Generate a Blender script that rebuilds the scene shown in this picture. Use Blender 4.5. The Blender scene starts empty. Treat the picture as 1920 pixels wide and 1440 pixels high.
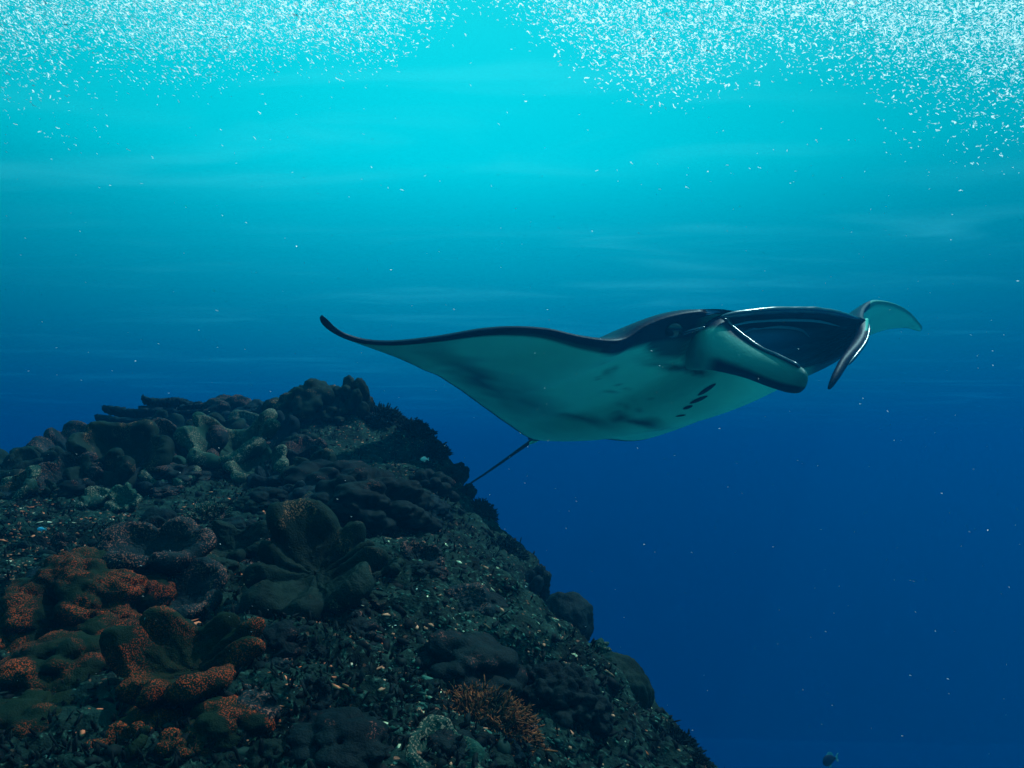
import bpy, math, random
import numpy as np
from mathutils import Vector, Matrix
from mathutils.bvhtree import BVHTree

random.seed(7)
rng = np.random.default_rng(7)
sc = bpy.context.scene
COL = sc.collection

# ---------------------------------------------------------------- camera
PITCH = math.radians(6.0)
FPX = 1663.0
cam_d = bpy.data.cameras.new('camera')
cam_d.sensor_width = 36.0
cam_d.lens = 36.0 * FPX / 1920.0
cam_d.clip_start = 0.02
cam_d.clip_end = 500.0
cam = bpy.data.objects.new('camera', cam_d)
COL.objects.link(cam)
cam.location = (0, 0, 0)
cam.rotation_euler = (math.radians(90) + PITCH, 0, 0)
sc.camera = cam
FWD = np.array([0, math.cos(PITCH), math.sin(PITCH)])
UPV = np.array([0, -math.sin(PITCH), math.cos(PITCH)])
RGT = np.array([1.0, 0, 0])


def at(px, py, d):
    """the point d metres in front of the camera that is seen at a pixel of the 1920x1440 photograph"""
    return d * (FWD + RGT * ((px - 960.0) / FPX) + UPV * ((720.0 - py) / FPX))


def pix(P):
    P = np.asarray(P)
    d = P @ FWD
    return 960 + FPX * (P @ RGT) / d, 720 - FPX * (P @ UPV) / d, d


# ---------------------------------------------------------------- light
SUN_EL, SUN_AZ = math.radians(58), math.radians(56)     # azimuth from +Y, towards the left
SUN_DIR = Vector((math.cos(SUN_EL) * math.sin(SUN_AZ), math.cos(SUN_EL) * math.cos(SUN_AZ), math.sin(SUN_EL)))
sun_d = bpy.data.lights.new('sun', 'SUN')
sun_d.energy = 4.5
sun_d.angle = math.radians(0.6)
sun_d.color = (1.0, 0.95, 0.86)
sun = bpy.data.objects.new('sun', sun_d)
COL.objects.link(sun)
sun.rotation_euler = (-SUN_DIR).to_track_quat('-Z', 'Y').to_euler()

world = bpy.data.worlds.new('World')
sc.world = world
world.use_nodes = True
wn, wl = world.node_tree.nodes, world.node_tree.links
wn.clear()


def wmath(op, a, b=None, c=None, clamp=False):
    n = wn.new('ShaderNodeMath'); n.operation = op; n.use_clamp = clamp
    for i, v in enumerate((a, b, c)):
        if v is None: continue
        if isinstance(v, (int, float)): n.inputs[i].default_value = v
        else: wl.new(v, n.inputs[i])
    return n.outputs[0]


tc = wn.new('ShaderNodeTexCoord')
sep = wn.new('ShaderNodeSeparateXYZ')
wl.new(tc.outputs['Generated'], sep.inputs[0])
ramp = wn.new('ShaderNodeValToRGB')
ramp.color_ramp.interpolation = 'B_SPLINE'
# underwater radiance by the height of the view: dark blue below, cyan towards the surface
WORLD_STOPS = [(-1.0, (0, .010, .030)), (-.50, (0, .015, .035)), (-.33, (0, .022, .045)), (-.2, (0, .032, .07)), (-.10, (0, .078, .15)),
               (0.0, (0, .175, .28)), (.08, (0, .32, .41)), (.15, (0, .42, .49)), (.22, (0, .58, .64)),
               (.30, (0, .80, .84)), (.38, (0, 1.2, 1.15)), (.55, (.02, 1.6, 1.4)), (1.0, (.15, 1.6, 1.4))]
els = ramp.color_ramp.elements
while len(els) > 1:
    els.remove(els[-1])
els[0].position = 0; els[0].color = (*WORLD_STOPS[0][1], 1)
for z_, c_ in WORLD_STOPS[1:]:
    e = els.new((z_ + 1) / 2); e.color = (*c_, 1)
wl.new(wmath('MULTIPLY_ADD', sep.outputs[2], .5, .5), ramp.inputs[0])
# brighter towards the sun's side, dimmer away from it
dot = wn.new('ShaderNodeVectorMath'); dot.operation = 'DOT_PRODUCT'
wl.new(tc.outputs['Generated'], dot.inputs[0])
dot.inputs[1].default_value = (-0.08, .937, .34)
side = wmath('POWER', wmath('MULTIPLY_ADD', dot.outputs['Value'], .5, .5), 14.0)
side = wmath('MULTIPLY_ADD', side, .55, .5)
mul = wn.new('ShaderNodeVectorMath'); mul.operation = 'SCALE'
wl.new(ramp.outputs[0], mul.inputs[0]); wl.new(side, mul.inputs['Scale'])
sky = wn.new('ShaderNodeTexSky'); sky.sky_type = 'NISHITA'; sky.sun_disc = False
sky.sun_elevation = SUN_EL; sky.sun_rotation = SUN_AZ
tint = wn.new('ShaderNodeVectorMath'); tint.operation = 'MULTIPLY'
wl.new(sky.outputs[0], tint.inputs[0]); tint.inputs[1].default_value = (.012, .05, .05)
win = wmath('SMOOTH_MIN', wmath('MULTIPLY', wmath('SUBTRACT', sep.outputs[2], .6), 3.0, clamp=True), 1.0, .1)
tint2 = wn.new('ShaderNodeVectorMath'); tint2.operation = 'SCALE'
wl.new(tint.outputs[0], tint2.inputs[0]); wl.new(win, tint2.inputs['Scale'])
add = wn.new('ShaderNodeVectorMath'); add.operation = 'ADD'
wl.new(mul.outputs[0], add.inputs[0]); wl.new(tint2.outputs[0], add.inputs[1])
bg = wn.new('ShaderNodeBackground'); bg.inputs[1].default_value = WORLD_STRENGTH = 1.0
wl.new(add.outputs[0], bg.inputs[0])
wo = wn.new('ShaderNodeOutputWorld'); wl.new(bg.outputs[0], wo.inputs[0])

sc.view_settings.view_transform = 'Standard'
sc.view_settings.look = 'None'
sc.view_settings.exposure = 0.0
sc.view_settings.gamma = 1.0
sc.view_settings.use_curve_mapping = False
cy = sc.cycles
cy.max_bounces = 6; cy.diffuse_bounces = 2; cy.glossy_bounces = 2; cy.volume_bounces = 1
cy.transparent_max_bounces = 12
cy.use_denoising = True
cy.sample_clamp_indirect = 6.0
cy.caustics_reflective = False; cy.caustics_refractive = False
cy.use_adaptive_sampling = True
cy.adaptive_threshold = 0.02

# ---------------------------------------------------------------- helpers


def tag(o, label=None, cat=None, group=None, kind=None):
    if label: o['label'] = label
    if cat: o['category'] = cat
    if group: o['group'] = group
    if kind: o['kind'] = kind
    return o


def obj(name, verts, faces, mat=None, parent=None, smooth=True, attrs=None, loc=None):
    me = bpy.data.meshes.new(name)
    verts = np.asarray(verts, dtype=np.float64)
    if loc is not None: verts = verts - np.asarray(loc)
    if isinstance(faces, np.ndarray):
        n, k = faces.shape
        me.vertices.add(len(verts)); me.vertices.foreach_set('co', verts.astype(np.float32).ravel())
        me.loops.add(n * k); me.loops.foreach_set('vertex_index', faces.astype(np.int32).ravel())
        me.polygons.add(n); me.polygons.foreach_set('loop_start', np.arange(0, n * k, k, dtype=np.int32))
        me.update(calc_edges=True); me.validate()
    else:
        me.from_pydata([tuple(v) for v in verts], [], faces)
    if smooth:
        me.polygons.foreach_set('use_smooth', np.ones(len(me.polygons), dtype=bool))
    if attrs:
        for an, av in attrs.items():
            av = np.asarray(av, dtype=np.float32)
            if av.ndim == 1:
                a = me.attributes.new(an, 'FLOAT', 'POINT'); a.data.foreach_set('value', av)
            else:
                a = me.attributes.new(an, 'FLOAT_COLOR', 'POINT')
                c4 = np.ones((len(av), 4), dtype=np.float32); c4[:, :3] = av
                a.data.foreach_set('color', c4.ravel())
    if mat: me.materials.append(mat)
    o = bpy.data.objects.new(name, me)
    COL.objects.link(o)
    if loc is not None: o.location = loc
    if parent is not None:
        o.parent = parent
        if loc is None: o.matrix_parent_inverse = Matrix.Translation(parent.location).inverted()
    return o


def empty(name, loc):
    o = bpy.data.objects.new(name, None); COL.objects.link(o); o.location = tuple(loc)
    o.empty_display_size = .1
    return o


def grid_faces(nu, nv, wrap_v=False, wrap_u=False):
    iu = np.arange(nu if wrap_u else nu - 1); iv = np.arange(nv if wrap_v else nv - 1)
    U, V = np.meshgrid(iu, iv, indexing='ij')
    U2, V2 = (U + 1) % nu, (V + 1) % nv
    return np.stack([U * nv + V, U2 * nv + V, U2 * nv + V2, U * nv + V2], -1).reshape(-1, 4)


def _hash(ix, iy, iz, seed):
    h = (ix.astype(np.int64) * 374761393 + iy.astype(np.int64) * 668265263 + iz.astype(np.int64) * 2147483647 + seed * 1274126177) & 0xffffffff
    h = ((h ^ (h >> 13)) * 1274126177) & 0xffffffff
    h = ((h ^ (h >> 16)) * 2246822519) & 0xffffffff
    return ((h ^ (h >> 15)) & 0xffffff) / float(0xffffff)


def vnoise(P, seed=0):
    P = np.asarray(P, dtype=np.float64); i = np.floor(P).astype(np.int64); f = P - i
    f = f * f * f * (f * (f * 6 - 15) + 10); x, y, z = i[..., 0], i[..., 1], i[..., 2]
    out = 0
    for dx in (0, 1):
        for dy in (0, 1):
            for dz in (0, 1):
                w = (f[..., 0] if dx else 1 - f[..., 0]) * (f[..., 1] if dy else 1 - f[..., 1]) * (f[..., 2] if dz else 1 - f[..., 2])
                out = out + w * _hash(x + dx, y + dy, z + dz, seed)
    return out * 2 - 1


def fbm(P, octv=4, seed=0, gain=.5, ridged=False):
    P = np.asarray(P, dtype=np.float64); a, s, tot = 1.0, 0, 0
    for k in range(octv):
        n = vnoise(P * (2.03 ** k) + 17.3 * k, seed + k)
        if ridged: n = 1 - 2 * np.abs(n)
        s = s + a * n; tot += a; a *= gain
    return s / tot


def worley(P, seed=0):
    """distance to the nearest of one random point per unit cell"""
    P = np.asarray(P, dtype=np.float64); i = np.floor(P).astype(np.int64); best = np.full(P.shape[:-1], 9.0)
    for dx in (-1, 0, 1):
        for dy in (-1, 0, 1):
            for dz in (-1, 0, 1):
                c = i + (dx, dy, dz); x, y, z = c[..., 0], c[..., 1], c[..., 2]
                q = c + np.stack([_hash(x, y, z, seed), _hash(x, y, z, seed + 11), _hash(x, y, z, seed + 23)], -1)
                best = np.minimum(best, ((P - q) ** 2).sum(-1))
    return np.sqrt(best)


def knobs(P, seed=0):
    """rounded nodules, 0 in the clefts to 1 on the tops"""
    return np.clip(1 - (worley(P, seed) / .9) ** 2, 0, 1) ** .8


def catmull(pts, n):
    """dense samples of a smooth curve through the rows of pts"""
    pts = np.asarray(pts, dtype=np.float64); m = len(pts)
    t = np.linspace(0, m - 1, n); i = np.clip(np.floor(t).astype(int), 0, m - 2); u = (t - i)[:, None]
    sh = pts.shape[1:]; Q = pts.reshape(m, -1)
    p1, p2 = Q[i], Q[i + 1]
    p0 = np.where((i > 0)[:, None], Q[np.maximum(i - 1, 0)], 2 * p1 - p2)
    p3 = np.where((i < m - 2)[:, None], Q[np.minimum(i + 2, m - 1)], 2 * p2 - p1)
    r = .5 * (2 * p1 + (p2 - p0) * u + (2 * p0 - 5 * p1 + 4 * p2 - p3) * u ** 2 + (3 * p1 - p0 - 3 * p2 + p3) * u ** 3)
    return r.reshape((n,) + sh)


def material(name, rough=.6, spec=.5):
    m = bpy.data.materials.new(name); m.use_nodes = True
    nt = m.node_tree; b = nt.nodes['Principled BSDF']
    b.inputs['Roughness'].default_value = rough
    b.inputs['Specular IOR Level'].default_value = spec
    return m, nt, b


def N(nt, typ, **kw):
    n = nt.nodes.new(typ)
    for k, v in kw.items():
        if k.startswith('i_'):
            n.inputs[k[2:].replace('_', ' ')].default_value = v
        else: setattr(n, k, v)
    return n


def mixc(nt, fac, a, b, mode='MIX'):
    n = nt.nodes.new('ShaderNodeMix'); n.data_type = 'RGBA'; n.blend_type = mode
    for s, v in ((n.inputs[0], fac), (n.inputs[6], a), (n.inputs[7], b)):
        if isinstance(v, (int, float)): s.default_value = v
        elif isinstance(v, tuple): s.default_value = (*v, 1)
        else: nt.links.new(v, s)
    return n.outputs[2]


def rampf(nt, fac, lo, hi):
    n = nt.nodes.new('ShaderNodeMapRange'); n.interpolation_type = 'SMOOTHSTEP'
    n.inputs[1].default_value = lo; n.inputs[2].default_value = hi
    nt.links.new(fac, n.inputs[0]); return n.outputs[0]


# ---------------------------------------------------------------- the water
HAZE_TOP = 3.3
hx0, hx1, hy0, hy1, hz0 = -60.0, 60.0, -14.0, 90.0, -30.0
hv = np.array([(x, y, z) for x in (hx0, hx1) for y in (hy0, hy1) for z in (hz0, HAZE_TOP)])
hf = [(0, 1, 3, 2), (4, 6, 7, 5), (0, 4, 5, 1), (2, 3, 7, 6), (0, 2, 6, 4), (1, 5, 7, 3)]
hm = bpy.data.materials.new('sea_water_volume'); hm.use_nodes = True
nt = hm.node_tree; nt.nodes.clear()
pv = N(nt, 'ShaderNodeVolumePrincipled')
pv.inputs['Color'].default_value = (0.0, .155, .35, 1)
pv.inputs['Absorption Color'].default_value = (1, 1, 1, 1)
pv.inputs['Density'].default_value = HAZE_DENSITY = 0.046
pv.inputs['Anisotropy'].default_value = 0.35
va = N(nt, 'ShaderNodeVolumeAbsorption'); va.inputs[0].default_value = (0, .62, .80, 1); va.inputs[1].default_value = .14
ad = N(nt, 'ShaderNodeAddShader'); out = N(nt, 'ShaderNodeOutputMaterial')
nt.links.new(pv.outputs[0], ad.inputs[0]); nt.links.new(va.outputs[0], ad.inputs[1]); nt.links.new(ad.outputs[0], out.inputs['Volume'])
haze = obj('haze', hv, hf, hm, smooth=False)
tag(haze, 'blue haze of the open sea water', 'haze', kind='stuff')

# ---------------------------------------------------------------- manta ray
def manta_material():
    m, nt, b = material('manta_skin', .5, .12)
    at_ = N(nt, 'ShaderNodeAttribute', attribute_name='skin_colour')
    tcn = N(nt, 'ShaderNodeTexCoord')
    n1 = N(nt, 'ShaderNodeTexNoise'); n1.inputs['Scale'].default_value = 3.5; n1.inputs['Detail'].default_value = 8
    nt.links.new(tcn.outputs['Object'], n1.inputs['Vector'])
    n2 = N(nt, 'ShaderNodeTexNoise'); n2.inputs['Scale'].default_value = 60; n2.inputs['Detail'].default_value = 4
    nt.links.new(tcn.outputs['Object'], n2.inputs['Vector'])
    mo = mixc(nt, n1.outputs[0], (.66, .70, .72), (1.0, 1.0, 1.0))
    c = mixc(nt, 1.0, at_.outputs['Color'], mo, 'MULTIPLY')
    nt.links.new(c, b.inputs['Base Color'])
    bp = N(nt, 'ShaderNodeBump'); bp.inputs['Strength'].default_value = .35; bp.inputs['Distance'].default_value = .004
    nt.links.new(n2.outputs[0], bp.inputs['Height']); nt.links.new(bp.outputs[0], b.inputs['Normal'])
    r = N(nt, 'ShaderNodeMapRange'); r.inputs[3].default_value = .38; r.inputs[4].default_value = .6
    nt.links.new(n1.outputs[0], r.inputs[0]); nt.links.new(r.outputs[0], b.inputs['Roughness'])
    b.inputs['Coat Weight'].default_value = .0; b.inputs['Coat Roughness'].default_value = .18
    return m


M_MANTA = manta_material()
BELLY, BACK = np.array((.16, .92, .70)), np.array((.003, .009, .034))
Fh = np.array((.59, -.77, .23)); Fh /= np.linalg.norm(Fh)          # heading
Dn = np.array((.084, -.225, -.97)); Dn /= np.linalg.norm(Dn)       # belly direction

# stations from the near wing tip over the head to the far wing tip:
# upper lip / leading edge, lower lip, trailing edge (px, py, metres), back bulge, belly bulge, mouth depth
ST = [
    ((604, 591, 3.80), None, (599, 596, 3.80), .004, .004, 0),
    ((615, 600, 3.82), None, (603, 606, 3.83), .006, .006, 0),
    ((630, 615, 3.86), None, (615, 618, 3.88), .008, .008, 0),
    ((652, 628, 3.90), None, (637, 631, 3.93), .010, .009, 0),
    ((692, 638.5, 3.93), None, (668, 643, 4.0), .012, .010, 0),
    ((745, 639.5, 3.93), None, (704, 656, 4.12), .014, .012, 0),
    ((823, 630, 3.92), None, (740, 669, 4.3), .016, .015, 0),
    ((905, 616, 3.90), None, (772, 683, 4.45), .020, .02, 0),
    ((965, 611.5, 3.90), None, (797, 695, 4.57), .022, .025, 0),
    ((1025, 615, 3.92), None, (820, 704, 4.72), .025, .03, 0),
    ((1085, 628, 3.93), None, (842, 718, 4.92), .03, .04, 0),
    ((1136, 634, 3.95), None, (862, 731, 5.1), .03, .055, 0),
    ((1168, 629, 4.0), None, (880, 744, 5.25), .035, .075, 0),
    ((1202, 607, 4.05), None, (899, 758, 5.4), .04, .10, 0),
    ((1250, 589, 4.1), None, (920, 773, 5.55), .05, .13, 0),
    ((1305, 580, 4.16), None, (939, 787, 5.68), .06, .15, 0),
    ((1352, 584, 4.22), (1356, 594, 4.20), (958, 800, 5.8), .07, .17, .04),
    ((1388, 585, 4.27), (1385, 650, 4.23), (977, 813, 5.92), .08, .18, .35),
    ((1430, 582, 4.34), (1422, 690, 4.30), (992, 821, 6.02), .09, .18, .55),
    ((1480, 580, 4.43), (1465, 702, 4.38), (1005, 825, 6.08), .09, .15, .62),
    ((1528, 581, 4.52), (1508, 693, 4.46), (1024, 822, 6.12), .08, .11, .60),
    ((1572, 588, 4.62), (1552, 680, 4.56), (1052, 813, 6.15), .07, .08, .50),
    ((1602, 595, 4.70), (1588, 660, 4.66), (1095, 815, 6.18), .06, .07, .30),
    ((1619, 603, 4.78), (1617, 622, 4.77), (1140, 824, 6.2), .05, .06, .05),
    ((1620, 603, 4.90), None, (1190, 827, 6.25), .04, .06, 0),
    ((1618, 600, 5.05), None, (1240, 815, 6.3), .035, .08, 0),
    ((1612, 590, 5.3), None, (1300, 790, 6.35), .03, .06, 0),
    ((1618, 574, 5.6), None, (1370, 762, 6.4), .03, .045, 0),
    ((1635, 563, 5.85), None, (1455, 715, 6.42), .025, .035, 0),
    ((1662, 565, 6.05), None, (1540, 668, 6.45), .02, .025, 0),
    ((1686, 573, 6.25), None, (1605, 640, 6.5), .015, .018, 0),
    ((1706, 586, 6.42), None, (1655, 620, 6.58), .012, .012, 0),
    ((1720, 601, 6.58), None, (1695, 615, 6.66), .010, .008, 0),
    ((1728, 612, 6.7), None, (1718, 620, 6.72), .006, .006, 0),
    ((1727, 618, 6.75), None, (1724, 621, 6.76), .003, .003, 0),
]


def build_manta():
    root = empty('manta_ray', at(1300, 700, 4.9))
    tag(root, 'large manta ray with open mouth and pale belly gliding past the reef', 'manta ray')
    rows = []
    for L, Lo, T, bd, bb, md in ST:
        Lp, Tp = at(*L), at(*T)
        ch = np.linalg.norm(Lp - Tp)
        Lop = at(*Lo) if Lo else Lp + Dn * min(.045, .004 + .03 * ch)
        rows.append(np.concatenate([Lp, Lop, Tp, [bd, bb, md, 1.0 if Lo else 0.0]]))
    NS = 380
    R = catmull(np.array(rows), NS)
    nd, nm, nb = 30, 26, 50
    verts = []; TT = []
    td, tm, tb = np.linspace(0, 1, nd, endpoint=False), np.linspace(0, 1, nm, endpoint=False), np.linspace(0, 1, nb, endpoint=False)
    for r in R:
        Lp, Lo, T, bd, bb, md, mo = r[:3], r[3:6], r[6:9], r[9], r[10], max(r[11], 0), np.clip(r[12], 0, 1)
        ch = np.linalg.norm(Lp - T)
        t = td[:, None]
        prof = (t ** 1.1) * np.sqrt(np.clip(1 - t, 0, 1)) * 2.4
        dors = T + (Lp - T) * t - Dn * max(bd, .003) * prof
        t = tm[:, None]
        gap = np.linalg.norm(Lo - Lp)
        round_ = Lp + (Lo - Lp) * t + Fh * gap * .45 * np.sin(np.pi * t) * (1 - mo)
        # lips: forward roll of both edges, then the hollow of the mouth
        e = np.clip(np.minimum(t, 1 - t) / .12, 0, 1)
        hollow = -.6 * md * np.clip(np.sin(np.pi * np.clip((t - .06) / .88, 0, 1)), 0, 1) ** .45
        roll = .035 * np.sin(np.pi * np.clip(np.minimum(t, 1 - t) / .16, 0, 1)) * mo
        ridg = .018 * mo * np.sin(t * 34) * (e > .99)
        mouth = round_ + Fh * (hollow + roll + ridg)
        t = tb[:, None]
        prof = ((1 - t) ** .9) * np.sqrt(np.clip(t, 0, 1)) * 2.3
        bel = Lo + (T - Lo) * t + Dn * max(bb, .003) * prof
        verts.append(np.concatenate([dors, mouth, bel])); 
        TT.append(np.concatenate([np.stack([np.zeros(nd), td, np.full(nd, ch)], 1), np.stack([np.ones(nm), tm, np.full(nm, ch)], 1), np.stack([np.full(nb, 2.), tb, np.full(nb, ch)], 1)]))
    V = np.array(verts); TT = np.array(TT); nv = nd + nm + nb
    P = V.reshape(-1, 3); TT = TT.reshape(-1, 3)
    faces = grid_faces(NS, nv, wrap_v=True)
    faces = faces[:, ::-1]
    caps = [list(range(nv)), list(range((NS - 1) * nv, NS * nv))[::-1]]
    # skin colour: dark back, pale belly, dark margins and shoulder, darker wing band, painted crease shadow, spots
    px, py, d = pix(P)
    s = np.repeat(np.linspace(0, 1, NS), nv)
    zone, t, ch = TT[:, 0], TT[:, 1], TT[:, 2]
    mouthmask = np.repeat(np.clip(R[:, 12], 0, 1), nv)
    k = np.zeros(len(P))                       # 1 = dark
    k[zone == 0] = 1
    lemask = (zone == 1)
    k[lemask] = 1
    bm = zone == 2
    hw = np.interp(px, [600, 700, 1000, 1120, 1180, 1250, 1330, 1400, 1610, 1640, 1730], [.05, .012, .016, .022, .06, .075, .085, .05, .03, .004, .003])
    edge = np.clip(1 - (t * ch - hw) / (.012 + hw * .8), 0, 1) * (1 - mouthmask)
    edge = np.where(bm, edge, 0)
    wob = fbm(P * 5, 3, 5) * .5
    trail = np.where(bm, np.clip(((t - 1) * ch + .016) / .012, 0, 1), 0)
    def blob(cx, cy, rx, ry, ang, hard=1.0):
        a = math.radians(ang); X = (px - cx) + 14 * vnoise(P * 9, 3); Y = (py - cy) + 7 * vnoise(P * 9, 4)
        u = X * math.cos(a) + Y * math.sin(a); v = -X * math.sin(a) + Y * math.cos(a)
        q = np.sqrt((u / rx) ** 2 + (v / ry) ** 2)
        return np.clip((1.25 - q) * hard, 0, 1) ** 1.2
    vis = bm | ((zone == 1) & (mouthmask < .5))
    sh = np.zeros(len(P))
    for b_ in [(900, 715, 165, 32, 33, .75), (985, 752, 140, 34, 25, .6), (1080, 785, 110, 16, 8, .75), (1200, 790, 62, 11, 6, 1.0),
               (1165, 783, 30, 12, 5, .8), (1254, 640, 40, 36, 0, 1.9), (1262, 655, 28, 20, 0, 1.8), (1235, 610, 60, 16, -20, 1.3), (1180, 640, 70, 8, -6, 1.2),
               (1310, 605, 90, 14, -5, 1.3), (1270, 690, 60, 9, 12, 1.1), (1305, 697, 30, 9, 4, 1.3), (1240, 682, 45, 12, 15, .6)]:  # last three paint the shadow in the crease below the near head fin
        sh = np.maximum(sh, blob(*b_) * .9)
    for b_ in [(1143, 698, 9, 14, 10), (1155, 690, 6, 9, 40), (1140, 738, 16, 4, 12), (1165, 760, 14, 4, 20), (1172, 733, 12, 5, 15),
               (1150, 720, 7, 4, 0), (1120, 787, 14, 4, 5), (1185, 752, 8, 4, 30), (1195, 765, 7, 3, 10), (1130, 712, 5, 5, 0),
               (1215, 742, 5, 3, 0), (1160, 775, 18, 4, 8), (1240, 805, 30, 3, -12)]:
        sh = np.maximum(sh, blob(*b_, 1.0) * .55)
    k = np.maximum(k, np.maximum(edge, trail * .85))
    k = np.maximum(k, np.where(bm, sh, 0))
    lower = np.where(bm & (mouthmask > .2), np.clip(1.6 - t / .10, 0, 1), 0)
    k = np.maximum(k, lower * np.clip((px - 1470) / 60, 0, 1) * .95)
    k = k * np.where(px > 1632, .62, 1.0)  # dark skin painted paler on the far wing tip, as if hazed
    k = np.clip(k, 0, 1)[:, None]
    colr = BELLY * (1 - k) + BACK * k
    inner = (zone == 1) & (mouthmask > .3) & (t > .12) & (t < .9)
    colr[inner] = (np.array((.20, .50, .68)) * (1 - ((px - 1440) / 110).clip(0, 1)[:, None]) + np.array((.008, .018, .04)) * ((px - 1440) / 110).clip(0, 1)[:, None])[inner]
    fl = [tuple(f) for f in faces.tolist()] + [tuple(c) for c in caps]
    body = obj('body', P, fl, M_MANTA, root, attrs={'skin_colour': colr})
    bvh = BVHTree.FromPolygons([tuple(v) for v in P], fl)

    def on_body(px_, py_):
        dr = Vector(at(px_, py_, 1.0)).normalized()
        h = bvh.ray_cast(Vector((0, 0, 0)), dr)
        return (h[0], h[1]) if h[0] is not None else (Vector(at(px_, py_, 4.6)), -dr)

    # gill slits: slightly sunken dark lens shapes following the belly
    for cx, cy, ln, w, ang in [(1325.5, 730.5, 21, 3.6, -33), (1310, 749.5, 19, 3.2, -23), (1289.5, 764, 10, 2.8, -19), (1276.5, 779.5, 10, 1.6, -9)]:
        vs = []; n = 14; a = math.radians(ang)
        for i in range(n + 1):
            u = -1 + 2 * i / n; wd = w * (1 - u * u) ** .6
            for q in (-1, 0, 1):
                X = cx + u * ln * math.cos(a) - q * wd * math.sin(a); Y = cy + u * ln * math.sin(a) + q * wd * math.cos(a)
                p, nn = on_body(X, Y); p = p - p.normalized() * (.006 if q == 0 else .003)
                vs.append(tuple(p))
        g = obj('gill_slit', vs, grid_faces(n + 1, 3), M_MANTA, root, attrs={'skin_colour': np.tile(BACK * .6, (len(vs), 1))})

    # eye on the side of the head
    p, nn = on_body(1262, 618)
    us, vs_ = np.meshgrid(np.linspace(0, np.pi, 14), np.linspace(0, 2 * np.pi, 22, endpoint=False), indexing='ij')
    S = np.stack([np.sin(us) * np.cos(vs_), np.sin(us) * np.sin(vs_), np.cos(us)], -1).reshape(-1, 3)
    me_, nte, be = material('wet_dark_eye', .08, .6); be.inputs['Base Color'].default_value = (.01, .012, .02, 1)
    obj('eye', S * np.array((.045, .035, .038)) + np.array(p) , grid_faces(14, 22, wrap_v=True), me_, root)

    def sheet(name, ctrl, thick, dark_fn, nu=60, nv_=36, crease=0.0):
        C = np.array([[at(*c) for c in row] for row in ctrl])
        C = catmull(C, nu); C = np.swapaxes(catmull(np.swapaxes(C, 0, 1), nv_), 0, 1)
        du = np.gradient(C, axis=0); dv = np.gradient(C, axis=1); nrm = np.cross(du, dv)
        nrm /= np.linalg.norm(nrm, axis=2, keepdims=True) + 1e-9
        view = C / np.linalg.norm(C, axis=2, keepdims=True)
        sgn = np.sign(np.mean(np.sum(nrm * view, 2)))
        nrm = nrm * sgn                                   # pointing away from the camera
        vv = np.linspace(0, 1, nv_)[None, :, None]; uu = np.linspace(0, 1, nu)[:, None, None]
        prof = np.sqrt(np.clip(4 * vv * (1 - vv), 0, 1)) * np.sqrt(np.clip(1 - uu ** 6, 0, 1)) * .9 + .1
        front = C - nrm * thick * .5 * prof; back = C + nrm * thick * .5 * prof
        ring = np.concatenate([front, back[:, ::-1]], axis=1)
        VV = ring.reshape(-1, 3); nvv = 2 * nv_
        fs = [tuple(f) for f in grid_faces(nu, nvv, wrap_v=True).tolist()] + [tuple(range(nvv)), tuple(range((nu - 1) * nvv, nu * nvv))[::-1]]
        U = np.repeat(np.linspace(0, 1, nu), nvv); W = np.tile(np.concatenate([np.linspace(0, 1, nv_), np.linspace(1, 0, nv_)]), nu)
        isb = np.tile(np.concatenate([np.zeros(nv_), np.ones(nv_)]), nu)
        kk = np.clip(dark_fn(U, W, isb), 0, 1)[:, None]
        o = obj(name, VV, fs, M_MANTA, root, attrs={'skin_colour': BELLY * .93 * (1 - kk) + BACK * kk})
        return o

    near = [
        [(1345, 584, 4.32), (1318, 608, 4.26), (1300, 640, 4.26), (1288, 692, 4.40)],
        [(1358, 592, 4.20), (1335, 622, 4.12), (1318, 655, 4.12), (1308, 694, 4.24)],
        [(1380, 618, 4.13), (1362, 645, 4.08), (1346, 672, 4.07), (1336, 694, 4.13)],
        [(1422, 650, 4.05), (1410, 670, 4.01), (1400, 690, 4.00), (1392, 706, 4.05)],
        [(1462, 669, 3.98), (1455, 689, 3.94), (1446, 708, 3.94), (1438, 723, 3.98)],
        [(1490, 683, 3.93), (1490, 700, 3.90), (1480, 719, 3.90), (1470, 734, 3.93)],
        [(1502, 691, 3.91), (1506, 704, 3.87), (1502, 722, 3.87), (1492, 737, 3.90)],
        [(1507, 699, 3.89), (1510, 708, 3.88), (1509, 720, 3.88), (1502, 733, 3.89)],
    ]
    sheet('cephalic_fin', near, .045, lambda U, W, b: np.maximum.reduce([b, np.clip((.34 - .2 * U + .4 * np.clip(1 - U / .2, 0, 1) - W) / .14, 0, 1) , np.clip((W - .50) / .2, 0, 1) * np.clip((U - .15) / .15, 0, 1), np.clip((U - .80) / .3, 0, 1) * .75, .38 + .50 * U]))
    far = [
        [(1628, 600, 4.78), (1618, 604, 4.76), (1606, 606, 4.74)],
        [(1628, 622, 4.68), (1617, 626, 4.66), (1604, 628, 4.66)],
        [(1620, 645, 4.58), (1608, 646, 4.56), (1594, 646, 4.56)],
        [(1604, 666, 4.48), (1594, 664, 4.46), (1582, 663, 4.46)],
        [(1590, 684, 4.40), (1580, 682, 4.38), (1571, 680, 4.38)],
        [(1574, 706, 4.32), (1567, 705, 4.30), (1560, 704, 4.31)],
        [(1556, 730, 4.26), (1554, 730, 4.25), (1552, 729, 4.26)],
    ]
    sheet('cephalic_fin', far, .04, lambda U, W, b: np.clip(1.0 - .9 * (U < .18) * (W < .4) - b * .0, 0, 1), nu=50, nv_=16)

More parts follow.
